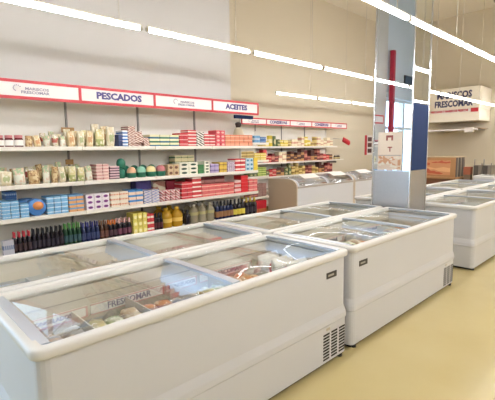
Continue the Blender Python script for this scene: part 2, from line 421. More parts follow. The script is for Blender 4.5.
# ------------------------------------------------------------------ product meshes (unit sized, base at z = 0)
def unit_box():
    return MB().box(-0.5, 0.5, -0.5, 0.5, 0, 1).mesh('carton', 0.02)
def unit_bag(seed):
    rnd = random.Random(seed); n, k = 12, 7; R = []
    for j in range(k):
        v = j/(k-1); th = 0.12+0.88*math.sin(PI*min(1, max(0, v*0.9+0.08)))**0.6; wd = 0.97 if 0 < j < k-1 else 1.0
        if j in (0, k-1): th = 0.10
        ring = []
        for i in range(n):
            a = 2*PI*i/n; ca, sa = math.cos(a), math.sin(a)
            x = 0.5*wd*math.copysign(abs(ca)**0.55, ca); y = 0.5*th*math.copysign(abs(sa)**0.8, sa)
            q = 0.05*rnd.uniform(-1, 1) if 0 < j < k-1 else 0.0
            ring.append((x*(1+q), y*(1+q*2), v+rnd.uniform(-0.02, 0.02)*(0 < j < k-1)))
        R.append(ring)
    return MB().rings(R).mesh('bag')
UBOX = unit_box(); UBAGS = [unit_bag(s) for s in range(4)]
UCAN = MB().lathe([(0.46, 0), (0.5, 0.03), (0.5, 0.95), (0.46, 1.0), (0.43, 0.985)], 18).mesh('can')
BOT = {}
def bottle_meshes(kind):
    if kind in BOT: return BOT[kind]
    if kind == 'wine':
        b = [(0.46, 0), (0.5, 0.02), (0.5, 0.56), (0.44, 0.66), (0.22, 0.76), (0.17, 0.80), (0.17, 0.93)]; c = [(0.27, 0.745), (0.21, 0.79), (0.2, 0.995), (0.17, 1.0)]; l = [(0.515, 0.14), (0.515, 0.46)]
    elif kind == 'oil':
        b = [(0.42, 0), (0.47, 0.03), (0.5, 0.12), (0.46, 0.34), (0.5, 0.52), (0.49, 0.64), (0.36, 0.78), (0.18, 0.88), (0.16, 0.93)]; c = [(0.2, 0.91), (0.2, 0.99), (0.17, 1.0)]; l = [(0.49, 0.28), (0.475, 0.35), (0.505, 0.48)]
    else:   # tall clear bottle with domed shoulder
        b = [(0.44, 0), (0.49, 0.03), (0.49, 0.2), (0.46, 0.3), (0.49, 0.42), (0.49, 0.62), (0.40, 0.75), (0.2, 0.86), (0.15, 0.9), (0.15, 0.94)]; c = [(0.19, 0.91), (0.19, 0.99), (0.16, 1.0)]; l = [(0.5, 0.44), (0.5, 0.60)]
    BOT[kind] = (MB().lathe(b, 14).mesh('bottle'), MB().lathe(c, 12).mesh('cap'), MB().lathe(l, 14, cap0=False, cap1=False).mesh('bottle_label')); return BOT[kind]

def item(name, me, m, loc, scale, label, cat, group, rot=(0, 0, 0)):
    if not me.materials: me.materials.append(None)
    o = bpy.data.objects.new(name, me); C.objects.link(o)
    o.material_slots[0].link = 'OBJECT'; o.material_slots[0].material = m
    o.location = loc; o.scale = scale; o.rotation_euler = rot
    return tag(o, label, cat, group)
def sub(name, me, m, parent):
    if not me.materials: me.materials.append(None)
    o = bpy.data.objects.new(name, me); C.objects.link(o); o.parent = parent
    o.material_slots[0].link = 'OBJECT'; o.material_slots[0].material = m; return o
def bottle(kind, X, Y, Z, w, h, mb, mc, ml, label, group):
    me = bottle_meshes(kind)
    b = item('bottle', me[0], mb, (X, Y, Z), (w, w, h), label, 'bottle', group)
    sub('cap', me[1], mc, b)
    if ml: sub('bottle_label', me[2], ml, b)
    return b
YF, DEP = 5.0, 0.46
def nth(k, n):
    if k == 0: return 'leftmost'
    if k == n-1: return 'rightmost'
    return ORD[k]+' along'
def lvl(r, n):
    if r == 0: return 'bottom'
    if r == n-1: return 'top'
    return ORD[r]+' up'
def where(label, c=0, nc=1, r=0, nr=1, depth=None):
    ext = []
    if nc > 1: ext.append(nth(c, nc))
    if nr > 1: ext.append(lvl(r, nr))
    if depth: ext.append(depth)
    out = label+''.join(', '+e for e in ext)
    if len(out.split()) > 16: print('LONG', out)
    return out
class Shelf:
    def __init__(s, yf, z): s.y = yf; s.z = z
    def X(s, px): return on_y(px, 160, s.y+0.08).x
    def H(s, px, hpx): return hpx*fwd(s.X(px), s.y+0.08)/FPX
    def cartons(s, p0, p1, hpx, nc, nr, m, label, group, name='carton', dep=0.2, y0=0.03, jit=0.004, cat='box', skip=(), z0=0.0):
        a, b = s.X(p0), s.X(p1); w = (b-a)/nc; h = s.H((p0+p1)/2, hpx)/nr
        for c in range(nc):
            for r in range(nr):
                if (c, r) in skip: continue
                mm = m[(c+r) % len(m)] if isinstance(m, (list, tuple)) else m
                item(name, UBOX, mm, (a+w*(c+0.5), s.y+y0+dep/2+random.uniform(0, jit)*2, s.z+0.0015+z0+r*h), (w-0.005, dep, h-0.002),
                     where(label, c, nc, r, nr), cat, group, (0, 0, random.uniform(-jit, jit)*2))
    def cans(s, p0, p1, hpx, nc, nr, m, label, group, name='tin', y0=0.05):
        a, b = s.X(p0), s.X(p1); w = (b-a)/nc; h = s.H((p0+p1)/2, hpx)/nr
        for c in range(nc):
            for r in range(nr):
                mm = m[(c+r) % len(m)] if isinstance(m, (list, tuple)) else m
                item(name, UCAN, mm, (a+w*(c+0.5), s.y+y0+w/2, s.z+0.0015+r*h), (w-0.004, w-0.004, h-0.001), where(label, c, nc, r, nr), 'tin', group)
    def bags(s, p0, p1, hpx, n, m, label, group, rows=1, lean=0.25, y0=0.05, name='bag', z0=0.0):
        a, b = s.X(p0), s.X(p1); w = (b-a)/n
        for k in range(n):
            for r in range(rows):
                h = s.H((p0+p1)/2, hpx)*random.uniform(0.85, 1.1)
                mm = m[(k+r) % len(m)] if isinstance(m, (list, tuple)) else m
                item(name, UBAGS[(k+r) % 4], mm, (a+w*(k+0.5), s.y+y0+0.05+0.125*r, s.z+0.002+z0+(0.02 if r else 0)), (w*0.80, 0.08, h), where(label, k, n, depth=('rear' if r else 'front') if rows > 1 else None), 'bag', group,
                     (random.uniform(-0.08, 0.0), random.uniform(-lean, lean)*0.3, random.uniform(-0.12, 0.12)))
    def bottles(s, kind, p0, p1, hpx, n, mb, mc, ml, label, group, rows=2, y0=0.04):
        a, b = s.X(p0), s.X(p1); w = (b-a)/n
        for r in range(rows):
            for k in range(n):
                h = s.H((p0+p1)/2, hpx)
                bottle(kind, a+w*(k+0.5), s.y+y0+w/2+r*(w+0.006), s.z+0.0015, w-0.006, h, mb, mc, ml, where(label, k, n, depth='rear' if r else 'front'), group)
P = print_mat
S1, S2, S3, S4 = Shelf(YF, 1.735), Shelf(YF, 1.31), Shelf(YF, 0.94), Shelf(YF, 0.53)
bagA = P('bag_beige_green', (220, 206, 172), (176, 182, 134), 'blob', c3=(230, 222, 202))
bagB = P('bag_brown', (196, 164, 116), (216, 194, 150), 'speck', c3=(160, 122, 82))
bagC = P('bag_white_green', (228, 226, 210), (168, 192, 150), 'top', c3=(222, 196, 172))
bagD = P('bag_orange', (220, 194, 150), (206, 158, 112), 'blob', c3=(226, 216, 182))
bagE = P('bag_yellow_green', (218, 206, 152), (172, 178, 112), 'low', c3=(230, 222, 196))
bagF = P('bag_white_red', (230, 222, 210), (176, 90, 76), 'band', c3=(196, 190, 150))

# --- top shelf, left to right
for k, (p0, p1) in enumerate(((-3, 5), (6, 14.5), (15.5, 24.5))):
    a, b = S1.X(p0), S1.X(p1); w = b-a; h = S1.H(p0, 12)
    j = item('jar', MB().lathe([(0.42, 0), (0.5, 0.05), (0.5, 0.66), (0.4, 0.78)], 16).mesh('jar') if k == 0 else bpy.data.meshes['jar'],
             mat('jar_wine', (96, 24, 34), 0.25), ((a+b)/2, S1.y+0.03+w/2, S1.z+0.0015), (w, w, h), 'dark red jar with white label and pink lid on top shelf, '+nth(k, 3), 'jar', 'dark red jars')
    sub('lid', MB().lathe([(0.46, 0.76), (0.47, 0.78), (0.47, 0.98), (0.44, 1.0)], 16).mesh('lid') if k == 0 else bpy.data.meshes['lid'], mat('lid_pink', (196, 120, 124), 0.4), j)
    sub('jar_label', MB().lathe([(0.512, 0.14), (0.512, 0.6)], 16, cap0=False, cap1=False).mesh('jar_label') if k == 0 else bpy.data.meshes['jar_label'], PAPER, j)
S1.bags(26, 44, 12, 2, [bagB, bagD, bagB], 'brown snack bag leaning beside the dark red jars', 'brown bags on the top shelf', lean=0.5)
S1.bags(45, 68, 13, 3, [bagC, bagF, bagC, bagA], 'white and green bag on top shelf under the upper cardboard placard', 'white green bags on the top shelf', rows=2)
S1.bags(69, 95, 16, 3, [bagD, bagA, bagD, bagE], 'beige and orange bag in middle of top shelf bag heap', 'beige bags on the top shelf', rows=2)
S1.bags(96, 117, 20, 2, [bagE, bagA, bagD], 'tall yellowish bag at the right end of top shelf bag heap', 'tall yellowish bags on the top shelf', rows=2)
S1.cartons(118, 122, 12, 1, 2, mat('carton_navy', (64, 78, 120), 0.5), 'narrow navy box between the bags and the blue striped stack', 'navy boxes')
S1.cartons(122, 127.5, 16, 1, 5, P('carton_blue_white', (226, 232, 240), (70, 120, 190), 'low'), 'blue and white box of narrow stack on top shelf', 'blue and white boxes')
cr = P('carton_red_brown', (232, 216, 200), (140, 50, 44), 'diag')
S1.cartons(127.5, 135, 20, 1, 6, cr, 'red brown striped pack of tall stack on top shelf', 'striped packs in the tall stack')
S1.cartons(135, 143, 15, 1, 4, cr, 'red brown striped pack of middle stack on top shelf', 'striped packs in the middle stack', jit=0.03)
S1.cartons(143, 149, 9, 1, 3, cr, 'red brown striped pack of the low stack on top shelf', 'striped packs in the low stack', jit=0.02)
S1.cartons(149, 178, 11.5, 3, 3, [P('carton_cream_teal', (232, 226, 180), (50, 110, 140), 'low'), P('carton_cream_green', (232, 228, 190), (60, 120, 100), 'low')],
           'cream box with blue green foot on top shelf', 'cream and teal boxes')
cred = P('carton_red', (206, 50, 60), (236, 196, 190), 'text'); cred2 = P('carton_red_white', (212, 64, 68), (240, 226, 214), 'band')
cora = P('carton_orange', (226, 140, 104), (240, 206, 176), 'text'); cstr = P('carton_stripe', (236, 230, 220), (60, 44, 50), 'diag')
S1.cartons(178.5, 187, 13, 2, 3, cred, 'bright red box just right of the cream and teal block', 'bright red boxes on the top shelf')
S1.cartons(187, 195.5, 16, 1, 5, cred2, 'red box with white band under the upright, five high', 'red banded boxes on the top shelf')
S1.cartons(195.5, 203, 14, 1, 3, cstr, 'black and white striped box among red boxes on top shelf', 'black striped boxes')
S1.cartons(203, 214, 12, 2, 4, cred2, 'red and white box right of the black striped boxes', 'red and white boxes on the top shelf')
S1.cartons(214.5, 224, 15.5, 2, 4, P('carton_pink_red', (222, 84, 96), (238, 190, 180), 'blob'), 'pinkish red box with pale oval, left of the orange block', 'pinkish red boxes')
S1.cartons(224, 251, 11, 6, 3, cora, 'orange box in long block at top shelf right end', 'orange boxes on the top shelf')
b = thing('cloth_sack', 'pale sack with dark tied neck behind the orange boxes at shelf end', 'sack', (S1.X(248.5), 5.33, 1.7365))
MB().lathe([(0.09, 0), (0.105, 0.04), (0.10, 0.2), (0.07, 0.29), (0.04, 0.33)], 14).build('sack_body', mat('sack', (206, 194, 170), 0.9), b)
MB().lathe([(0.04, 0.33), (0.045, 0.345), (0.06, 0.40), (0.03, 0.42)], 10).build('sack_neck', mat('sack_dark', (70, 60, 56), 0.8), b)
for px, z, zl in ((67.5, 1.955, 'upper'), (69.5, 1.545, 'lower')):
    X = on_y(px, 125 if zl == 'upper' else 162, 5.40).x
    t = thing('shelf_placard', '%s brown cardboard placard hooked on the shelf upright over the bags' % zl, 'placard', (X, 5.40, z))
    MB().box(-0.08 if zl == 'upper' else -0.05, 0.08 if zl == 'upper' else 0.05, -0.004, 0.004, -0.03, 0.035).build('card', CARD, t)
    MB().box(-0.006, 0.006, 0.004, 0.036, 0.0, 0.012).build('hook', POST, t)

# --- second shelf
S2.bags(-4, 40, 16, 3, [bagA, bagC, bagB, bagF], 'beige and green bag at the left end of second shelf', 'bags at the left of the second shelf', rows=2, lean=0.35)
S2.bags(41, 66, 18, 3, [bagC, bagB, bagA], 'leaning pale bag below the brown bags, left of lower placard', 'leaning bags on the second shelf', rows=2, lean=0.6)
S2.bags(67, 93, 14, 3, [bagE, bagE, bagC, bagA], 'yellow green bag left of the pink box stack', 'yellow green bags on the second shelf', rows=2)
S2.cartons(94, 107, 16, 2, 5, P('carton_pale_pink', (228, 196, 186), (186, 90, 90), 'text'), 'pale pink flat box of the five high stack', 'pale pink boxes')
S2.cartons(107.5, 117.5, 13, 1, 5, P('carton_plum', (214, 180, 184), (86, 44, 66), 'low'), 'dark plum flat box stacked beside the green tubs', 'plum boxes')
def tub(X, Y, Z, w, h, mlid, label, group):
    o = item('tub', bpy.data.meshes.get('tub') or MB().lathe([(0.4, 0), (0.46, 0.04), (0.5, 0.42), (0.5, 0.46)], 18).mesh('tub'), mat('tub_green', (40, 112, 88), 0.35), (X, Y, Z), (w, w, h), label, 'tub', group)
    sub('tub_lid', bpy.data.meshes.get('tub_lid') or MB().lathe([(0.5, 0.46), (0.5, 0.5), (0.47, 0.68), (0.38, 0.86), (0.2, 0.97), (0.05, 1.0)], 18).mesh('tub_lid'), mlid, o); return o
lidg = mat('lid_green', (46, 120, 98), 0.3)
for k, (p0, p1, c, nm) in enumerate(((127, 136, (226, 176, 140), 'peach'), (136.5, 146, (150, 206, 180), 'mint'), (146.5, 156, (234, 216, 160), 'cream'), (156.5, 165.5, (220, 150, 170), 'pink'))):
    a, b = S2.X(p0), S2.X(p1); tub((a+b)/2, S2.y+0.03+(b-a)/2, S2.z+0.0015, b-a-0.006, S2.H(p0, 11), mat('lid_'+nm, c, 0.35), 'green tub with a domed %s lid on second shelf' % nm, 'green tubs with domed lids')
a, b = S2.X(118.5), S2.X(127); w = b-a
tub((a+b)/2, S2.y+0.16, S2.z+0.0015, w, S2.H(122, 10), lidg, 'all green tub at the bottom, under another green tub', 'all green tubs')
tub((a+b)/2+0.01, S2.y+0.16, S2.z+0.003+S2.H(122, 10), w, S2.H(122, 10), lidg, 'all green round tub perched on top of another green tub', 'all green tubs')
for k in range(4):
    X = S2.X(133+8.8*k); tub(X, S2.y+0.31, S2.z+0.0015, 0.125, S2.H(140, 12), lidg, 'all green tub in the rear, behind the coloured lids, '+nth(k, 4), 'rear green tubs')
S2.cartons(166, 177, 11, 2, 2, P('carton_tan', (206, 178, 140), (120, 80, 60), 'blob'), 'small tan box between the pink lidded tub and white boxes', 'tan boxes')
cfish = P('carton_white_fish', (238, 234, 216), (46, 74, 54), 'blob')
S2.cartons(177.5, 196, 12, 2, 3, cfish, 'white box with dark green oval on second shelf', 'white fish boxes')
S2.cartons(181, 201, 19, 3, 4, P('carton_cream_green2', (226, 214, 172), (70, 110, 70), 'text'), 'cream box in tall stack behind green oval boxes', 'tall cream boxes', y0=0.25, dep=0.16)
S2.cartons(196.5, 202, 9, 1, 2, mat('carton_green', (70, 130, 80), 0.5), 'plain green box right of the white fish boxes', 'green boxes')
S2.cartons(202.5, 208, 12, 1, 4, cfish, 'white green oval box in narrow stack by green boxes', 'narrow fish box stack')
S2.cartons(208.5, 217, 9, 2, 2, P('carton_lilac', (190, 170, 206), (90, 70, 140), 'text'), 'lilac box beside the narrow white stack', 'lilac boxes')
S2.cartons(217.5, 225, 10, 2, 2, P('carton_mustard', (226, 190, 80), (150, 110, 60), 'text'), 'mustard yellow box between lilac and purple boxes', 'mustard boxes')
S2.cartons(225.5, 233, 10, 2, 3, P('carton_purple', (226, 214, 226), (110, 60, 110), 'diag'), 'purple and white striped box left of the red banded stack', 'purple striped boxes')
S2.cartons(233.5, 243.5, 12.5, 2, 3, cred2, 'red box with white band near second shelf end', 'red banded boxes on the second shelf')
S2.cartons(244, 251.5, 12.5, 2, 3, P('carton_teal', (190, 214, 226), (60, 130, 160), 'blob'), 'pale blue box with teal oval near second shelf end', 'teal boxes')
S2.cartons(252, 256, 12.5, 1, 3, mat('carton_yellow', (236, 204, 70), 0.45), 'plain yellow box at the right end of second shelf', 'yellow boxes')

# --- third shelf
cblu = P('carton_sky', (120, 176, 216), (226, 236, 244), 'text'); cblu2 = P('carton_deep_blue', (66, 110, 176), (170, 200, 226), 'text')
S3.cartons(-4, 14, 18, 2, 5, cblu, 'sky blue flat box at third shelf left end', 'sky blue boxes, left stack', name='flat_box')  # packs on this shelf are plain flat boxes like the other cartons
S3.cartons(6, 18, 26, 1, 4, cblu2, 'deep blue box standing behind the sky blue stack', 'deep blue boxes', y0=0.25, dep=0.18, name='flat_box')
S3.cartons(15, 24, 14, 1, 4, cblu, 'sky blue flat box left of the round blue tin', 'sky blue boxes by the round tin', name='flat_box')
t = thing('round_tin', 'large round blue tin with an orange face standing on edge', 'tin', (S3.X(32.5), 5.09, 0.942))
R_ = 0.098
dm = MB().rings([[(R_*k*math.cos(2*PI*i/28), y, R_+R_*k*math.sin(2*PI*i/28)) for i in range(28)] for y, k in ((-0.05, 0.95), (-0.045, 1.0), (0.05, 1.0), (0.055, 0.95))])
dm.build('tin_body', mat('tin_blue', (74, 130, 196), 0.3), t)
MB().rings([[(0.058*math.cos(2*PI*i/24)+0.01, y, R_+0.02+0.048*math.sin(2*PI*i/24)) for i in range(24)] for y in (-0.0545, -0.0505)]).build('tin_picture', mat('tin_orange', (222, 146, 86), 0.4), t)
t2 = item('tin', UCAN, mat('tin_blue', (74, 130, 196), 0.3), (S3.X(27), 5.27, 0.942), (0.16, 0.16, 0.19), 'plain blue tin behind the round tin with the orange face', 'tin', None)
S3.cartons(42, 64, 18, 3, 4, cblu, 'sky blue flat box right of the round tin', 'sky blue boxes, wide block', name='flat_box')
S3.cartons(64.5, 80, 17, 2, 4, P('carton_orange_blue', (228, 168, 110), (110, 160, 206), 'top'), 'orange box with blue top right of sky blue block', 'orange and blue boxes', name='flat_box')
S3.cartons(82, 106, 15.5, 3, 3, P('carton_white_purple', (238, 228, 234), (116, 44, 122), 'blob'), 'white box with purple oval in the three by three block', 'purple print boxes', name='flat_box')
S3.cartons(107, 125, 15, 2, 3, P('carton_white_orange', (240, 226, 208), (216, 120, 70), 'text'), 'white box with orange lettering right of the purple prints', 'orange print boxes', name='flat_box')
S3.cartons(125.5, 140, 15, 2, 3, P('carton_white_blue_orange', (232, 206, 184), (70, 140, 206), 'top'), 'peach box with blue top in the middle of third shelf', 'peach and blue boxes', name='flat_box')
S3.cartons(140.5, 156.5, 13, 2, 4, P('carton_blue_diag', (236, 220, 206), (80, 120, 190), 'diag'), 'blue diagonal striped box in front of violet box', 'blue diagonal boxes', name='flat_box')
S3.cartons(141, 157, 23, 1, 1, mat('carton_violet', (82, 70, 140), 0.5), 'plain violet box standing behind the blue diagonal boxes', 'violet box', y0=0.26, dep=0.16)
S3.cartons(157, 170, 20, 1, 2, P('carton_beige_print', (222, 208, 180), (170, 120, 100), 'speck'), 'tall beige box behind the pale pink tins on third shelf', 'beige tall boxes', y0=0.22, dep=0.18)
S3.cans(157.5, 178, 11, 4, 2, P('tin_pink', (226, 206, 200), (190, 80, 90), 'diag'), 'pale pink tin in the two high row on third shelf', 'pale pink tins', y0=0.03)
S3.cartons(171, 180, 19, 1, 2, mat('carton_crimson', (150, 36, 60), 0.5), 'dark crimson box behind the tins left of red stack', 'crimson boxes', y0=0.22, dep=0.18)
S3.cartons(179, 190, 17, 2, 4, cred, 'red box with pale lettering on third shelf', 'red boxes, left stack of the third shelf')
S3.cartons(190, 199, 22, 1, 5, cred2, 'red banded box of the tall stack on third shelf', 'red boxes, tall stack of the third shelf')
cpk = P('carton_rose', (222, 110, 108), (240, 200, 180), 'text')
S3.cartons(199.5, 232, 12, 5, 3, cpk, 'rose red box of the long low block on third shelf', 'rose boxes', name='flat_box')
S3.cartons(200, 231, 18, 3, 2, P('carton_maroon', (120, 50, 56), (200, 150, 140), 'band'), 'maroon box in the rear, above the rose boxes', 'maroon boxes', y0=0.25, dep=0.17)
S3.cartons(232.5, 239, 13, 1, 3, P('carton_pale_rose', (234, 200, 196), (206, 80, 80), 'low'), 'pale rose box left of the tall bright red stack', 'pale rose boxes', name='flat_box')
S3.cartons(239, 246, 17, 1, 5, mat('carton_bright_red', (214, 36, 44), 0.45), 'plain bright red box of the tall stack near third shelf end', 'bright red boxes on the third shelf')
S3.cartons(246.5, 255.5, 12, 2, 3, cpk, 'rose red box at the right end of third shelf', 'rose boxes at the shelf end', name='flat_box')

# --- bottom visible shelf: bottles
glb = mat('glass_black', (34, 26, 34), 0.15); glg = mat('glass_green', (34, 66, 44), 0.15); gln = mat('glass_navy', (36, 44, 78), 0.15); glr = mat('glass_brown', (78, 50, 36), 0.15)
cap = lambda n, c: mat('cap_'+n, c, 0.4)
lab = lambda n, c: mat('blabel_'+n, c, 0.6)
t = item('leaning_pack', UBOX, P('pack_grey_blue', (186, 186, 196), (90, 110, 150), 'text'), (S4.X(0), 5.07, 0.5315), (0.11, 0.06, 0.17), 'grey blue pack at the left end of the bottle shelf', 'pack', None)
S4.bottles('wine', 5, 25, 22, 4, glb, cap('red', (186, 44, 60)), lab('dark', (60, 40, 44)), 'dark bottle with red neck at left end of the bottle shelf', 'red necked bottles')
S4.bottles('wine', 25, 58, 22, 7, glb, cap('black', (30, 26, 34)), lab('black', (44, 36, 50)), 'black bottle in the dark run right of the red necks', 'black bottles')
S4.bottles('wine', 58, 76, 22, 4, glg, cap('green', (80, 140, 70)), lab('teal', (52, 84, 90)), 'dark green bottle with green neck on the bottle shelf', 'green necked bottles')
S4.bottles('wine', 76, 95, 20, 4, gln, cap('navy', (60, 64, 130)), lab('navy', (56, 66, 110)), 'navy bottle right of the green necks', 'navy bottles')
S4.bottles('wine', 95, 104, 19, 2, glr, cap('brown', (120, 84, 60)), lab('brown', (110, 70, 60)), 'brown bottle left of the orange capped bottles', 'brown bottles')
S4.bottles('wine', 104, 113, 18, 2, glb, cap('orange', (224, 120, 50)), lab('plum', (80, 50, 60)), 'dark bottle with orange cap on the bottle shelf', 'orange capped bottles')
S4.bottles('wine', 113, 128, 18, 3, glb, cap('pink', (226, 180, 176)), lab('mauve', (110, 60, 80)), 'dark bottle with pale pink cap left of yellow packs', 'pink capped bottles')
S4.cartons(128.5, 143, 21, 3, 3, P('pack_yellow', (232, 216, 110), (246, 236, 180), 'blob'), 'yellow pack in the three high block between the bottles', 'yellow packs')
S4.cartons(143, 150, 18, 2, 3, cred2, 'red and white pack right of yellow packs', 'red and white packs by the bottles')
S4.bottles('wine', 150, 160, 17, 3, glb, cap('black', (30, 26, 34)), lab('maroon', (90, 40, 46)), 'small dark bottle left of the golden oil bottles', 'small dark bottles')
gold = mat('oil_gold', (206, 156, 40), 0.12); gold.node_tree.nodes['Principled BSDF'].inputs['Transmission Weight'].default_value = 0.25
S4.bottles('oil', 160, 182, 20, 2, gold, cap('gold', (216, 176, 50)), lab('gold', (226, 190, 90)), 'large golden oil bottle on the bottle shelf', 'golden oil bottles')
S4.bottles('wine', 183, 189, 15, 1, glb, cap('black', (30, 26, 34)), None, 'single dark bottle between the golden and the clear bottles', 'dark bottle between')
clr = mat('bottle_clear', (176, 166, 140), 0.12); clr.node_tree.nodes['Principled BSDF'].inputs['Transmission Weight'].default_value = 0.3
S4.bottles('tall', 189, 214, 19, 3, clr, cap('grey', (200, 190, 170)), lab('olive', (170, 160, 110)), 'large pale clear bottle right of the golden oil', 'clear bottles')
S4.bottles('wine', 214, 232, 18, 5, gln, cap('black', (30, 26, 34)), lab('tan', (150, 106, 70)), 'dark bottle with brown label right of the clear bottles', 'brown label bottles')
S4.bottles('wine', 232, 244, 17, 3, glb, cap('black', (30, 26, 34)), lab('yellow', (226, 206, 80)), 'dark bottle with yellow label near the shelf end', 'yellow label bottles')
S4.bottles('wine', 244, 256, 17, 3, glb, cap('yellow', (206, 176, 60)), lab('black', (44, 36, 50)), 'dark bottle with yellow cap at the right end of bottle shelf', 'yellow capped bottles')
for k, px in enumerate((14.5, 21, 106, 113)):
    X = S4.X(px)
    tag(MB().box(-0.028, 0.028, -0.003, 0, -0.03, 0.03).build('price_card', PAPER, loc=(X, 4.987, 0.515)),
        'white price card on the rail below the %s' % ('red necked bottles, left one', 'red necked bottles, right one', 'orange capped bottles, left one', 'orange capped bottles, right one')[k], 'price card', 'price cards on the bottle shelf')

# --- far gondola goods
GA = [P('far_a', (216, 190, 120), (150, 120, 60), 'band'), P('far_b', (120, 44, 48), (200, 130, 110), 'band'), P('far_c', (200, 60, 60), (236, 200, 180), 'text'),
      P('far_d', (96, 110, 70), (200, 190, 140), 'blob'), P('far_e', (236, 222, 190), (190, 110, 90), 'text'), P('far_f', (84, 50, 44), (190, 140, 90), 'low'), P('far_g', (222, 196, 70), (240, 226, 170), 'band')]
CN = ['straw coloured', 'maroon', 'red', 'olive green', 'cream', 'dark brown', 'yellow']
def far_row(yf, z, x0, x1, seq, hs, wh, w=0.125):
    X = x0; k = 0
    while X < x1-w/2:
        ww = w*random.uniform(0.85, 1.15); c = seq[int((X-x0)/(x1-x0)*len(seq)) % len(seq)]
        h = random.uniform(*hs); n = 2 if random.random() < 0.6 else 1
        for r in range(n):
            if c in (0, 3, 6) and random.random() < 0.5:
                item('jar', UCAN, GA[c], (X+ww/2, yf+0.10, z+0.0015+r*h/n), (ww-0.012, ww-0.012, h/n-0.002), '%s jar or tin %s, %s along%s' % (CN[c], wh, ORD[k], (', lower', ', upper')[r] if n > 1 else ''), 'jar', '%s goods %s' % (CN[c], wh))
            else:
                item('carton', UBOX, GA[c], (X+ww/2, yf+0.12, z+0.0015+r*h/n), (ww-0.01, 0.16, h/n-0.002), '%s small box %s, %s along%s' % (CN[c], wh, ORD[k], (', lower', ', upper')[r] if n > 1 else ''), 'box', '%s goods %s' % (CN[c], wh))
        X += ww; k += 1
far_row(7.55, 1.745, 7.55, 11.15, [0, 6, 3, 6, 0, 4, 4, 6, 0, 4, 4, 4], (0.14, 0.30), 'on the top shelf of the far shelving', 0.16)
far_row(7.55, 1.31, 7.45, 11.2, [1, 2, 1, 4, 5, 5, 5, 1, 5, 1, 2, 5], (0.12, 0.36), 'on the middle shelf of the far shelving', 0.16)
far_row(7.55, 0.92, 7.4, 11.2, [2, 3, 2, 5, 3, 0, 0, 1, 0, 5, 1, 1], (0.14, 0.36), 'on the lower shelf of the far shelving', 0.16)
for k in range(4):
    bottle('wine', 11.46+0.085*k, 7.72, 1.312, 0.07, 0.13, glr, cap('black', (30, 26, 34)), lab('cream', (226, 206, 150)), 'short brown bottle on the side bracket past the far shelving end, '+nth(k, 4), 'short brown bottles')
st = thing('side_bracket', 'thin white bracket shelf at the right end of the far shelving', 'shelf', (0, 0, 0))
MB().box(11.372, 11.83, 7.6, 7.98, 1.285, 1.311).build('bracket_board', SHELFW, st)
MB().box(11.372, 11.40, 7.6, 7.98, 1.2, 1.285).build('bracket_arm', POST, st)
rb = thing('hanging_bag', 'red bag hanging off the top right end of the far shelving', 'bag', (11.98, 7.62, 1.80))
o = obj('bag_body', UBAGS[1], mat('bag_red', (196, 30, 44), 0.4), rb, (0, 0, 0.02)); o.scale = (0.42, 0.14, 0.17); o.rotation_euler = (0, 0.3, 0)
MB().tube((0.0, 0, 0.16), (-0.62, 0.1, 0.20), 0.006, 6).build('hook', POST, rb)
# --- short gondola goods
SG = 6.35
for z, rows in ((1.82, [(6.36, 6.55, 0.16, 1, 'sky blue', cblu), (6.56, 6.74, 0.13, 2, 'navy', cblu2)]),
                (1.43, [(5.9, 6.35, 0.20, 3, 'straw', GA[0]), (6.36, 6.74, 0.16, 3, 'yellow', GA[6])]),
                (1.07, [(6.2, 6.45, 0.2, 3, 'olive', GA[3]), (6.46, 6.74, 0.2, 4, 'lime', P('far_lime', (190, 200, 110), (120, 150, 60), 'band'))]),
                (0.6, [(6.2, 6.45, 0.3, 4, 'maroon', GA[1]), (6.46, 6.74, 0.3, 5, 'mottled', P('far_mott', (190, 160, 150), (110, 50, 56), 'diag'))]),
                (0.16, [(6.2, 6.74, 0.16, 1, 'orange brown', mat('crate_orange', (190, 110, 66), 0.6)), ])):
    for a, b, h, n, nm, mm in rows:
        for r in range(n):
            for c in range(2):
                w = (b-a)/2
                item('carton', UBOX, mm, (a+w*(c+0.5), SG+0.14, z+0.0015+r*h/n), (w-0.006, 0.2, h/n-0.002), where('%s box on %s of short shelving unit' % (nm, {1.82: 'top', 1.43: 'the second shelf', 1.07: 'the third shelf', 0.6: 'the fourth shelf', 0.16: 'the bottom'}[z]), c, 2, r, n), 'box', '%s boxes on the short shelving' % nm)
item('carton', UBOX, mat('crate_red', (190, 28, 46), 0.5), (6.47, SG+0.14, 0.162+0.16), (0.54, 0.2, 0.19), 'plain red box on the orange brown boxes at bottom of short shelving', 'box', None)

# ------------------------------------------------------------------ frozen goods in the chest freezers
fr_m = {'orange': P('frozen_orange', (214, 146, 92), (226, 196, 160), 'speck', c3=(190, 106, 62)), 'pale yellow': P('frozen_yellow', (220, 200, 130), (232, 222, 190), 'speck', c3=(196, 164, 92)),
        'white': P('frozen_white', (226, 220, 210), (176, 176, 186), 'band', c3=(206, 186, 170)), 'beige': P('frozen_beige', (200, 172, 140), (222, 204, 182), 'speck', c3=(164, 124, 100)),
        'pale green': P('frozen_green', (196, 204, 156), (228, 226, 206), 'blob', c3=(150, 170, 112)), 'grey': P('frozen_grey', (168, 164, 162), (212, 202, 192), 'speck')}
keys = list(fr_m)
where_f = ['in the nearest chest freezer', 'in the second front freezer before the pillar', 'in the back row freezer beside the dark bottles', 'in the back row freezer near the curved freezer',
           'in the front freezer just past the pillar', 'in the back row freezer behind the pillar', 'in the farthest front freezer', 'in the farthest back row freezer']
logo_m = P('bag_red_circle', (244, 240, 236), (206, 70, 70), 'blob')
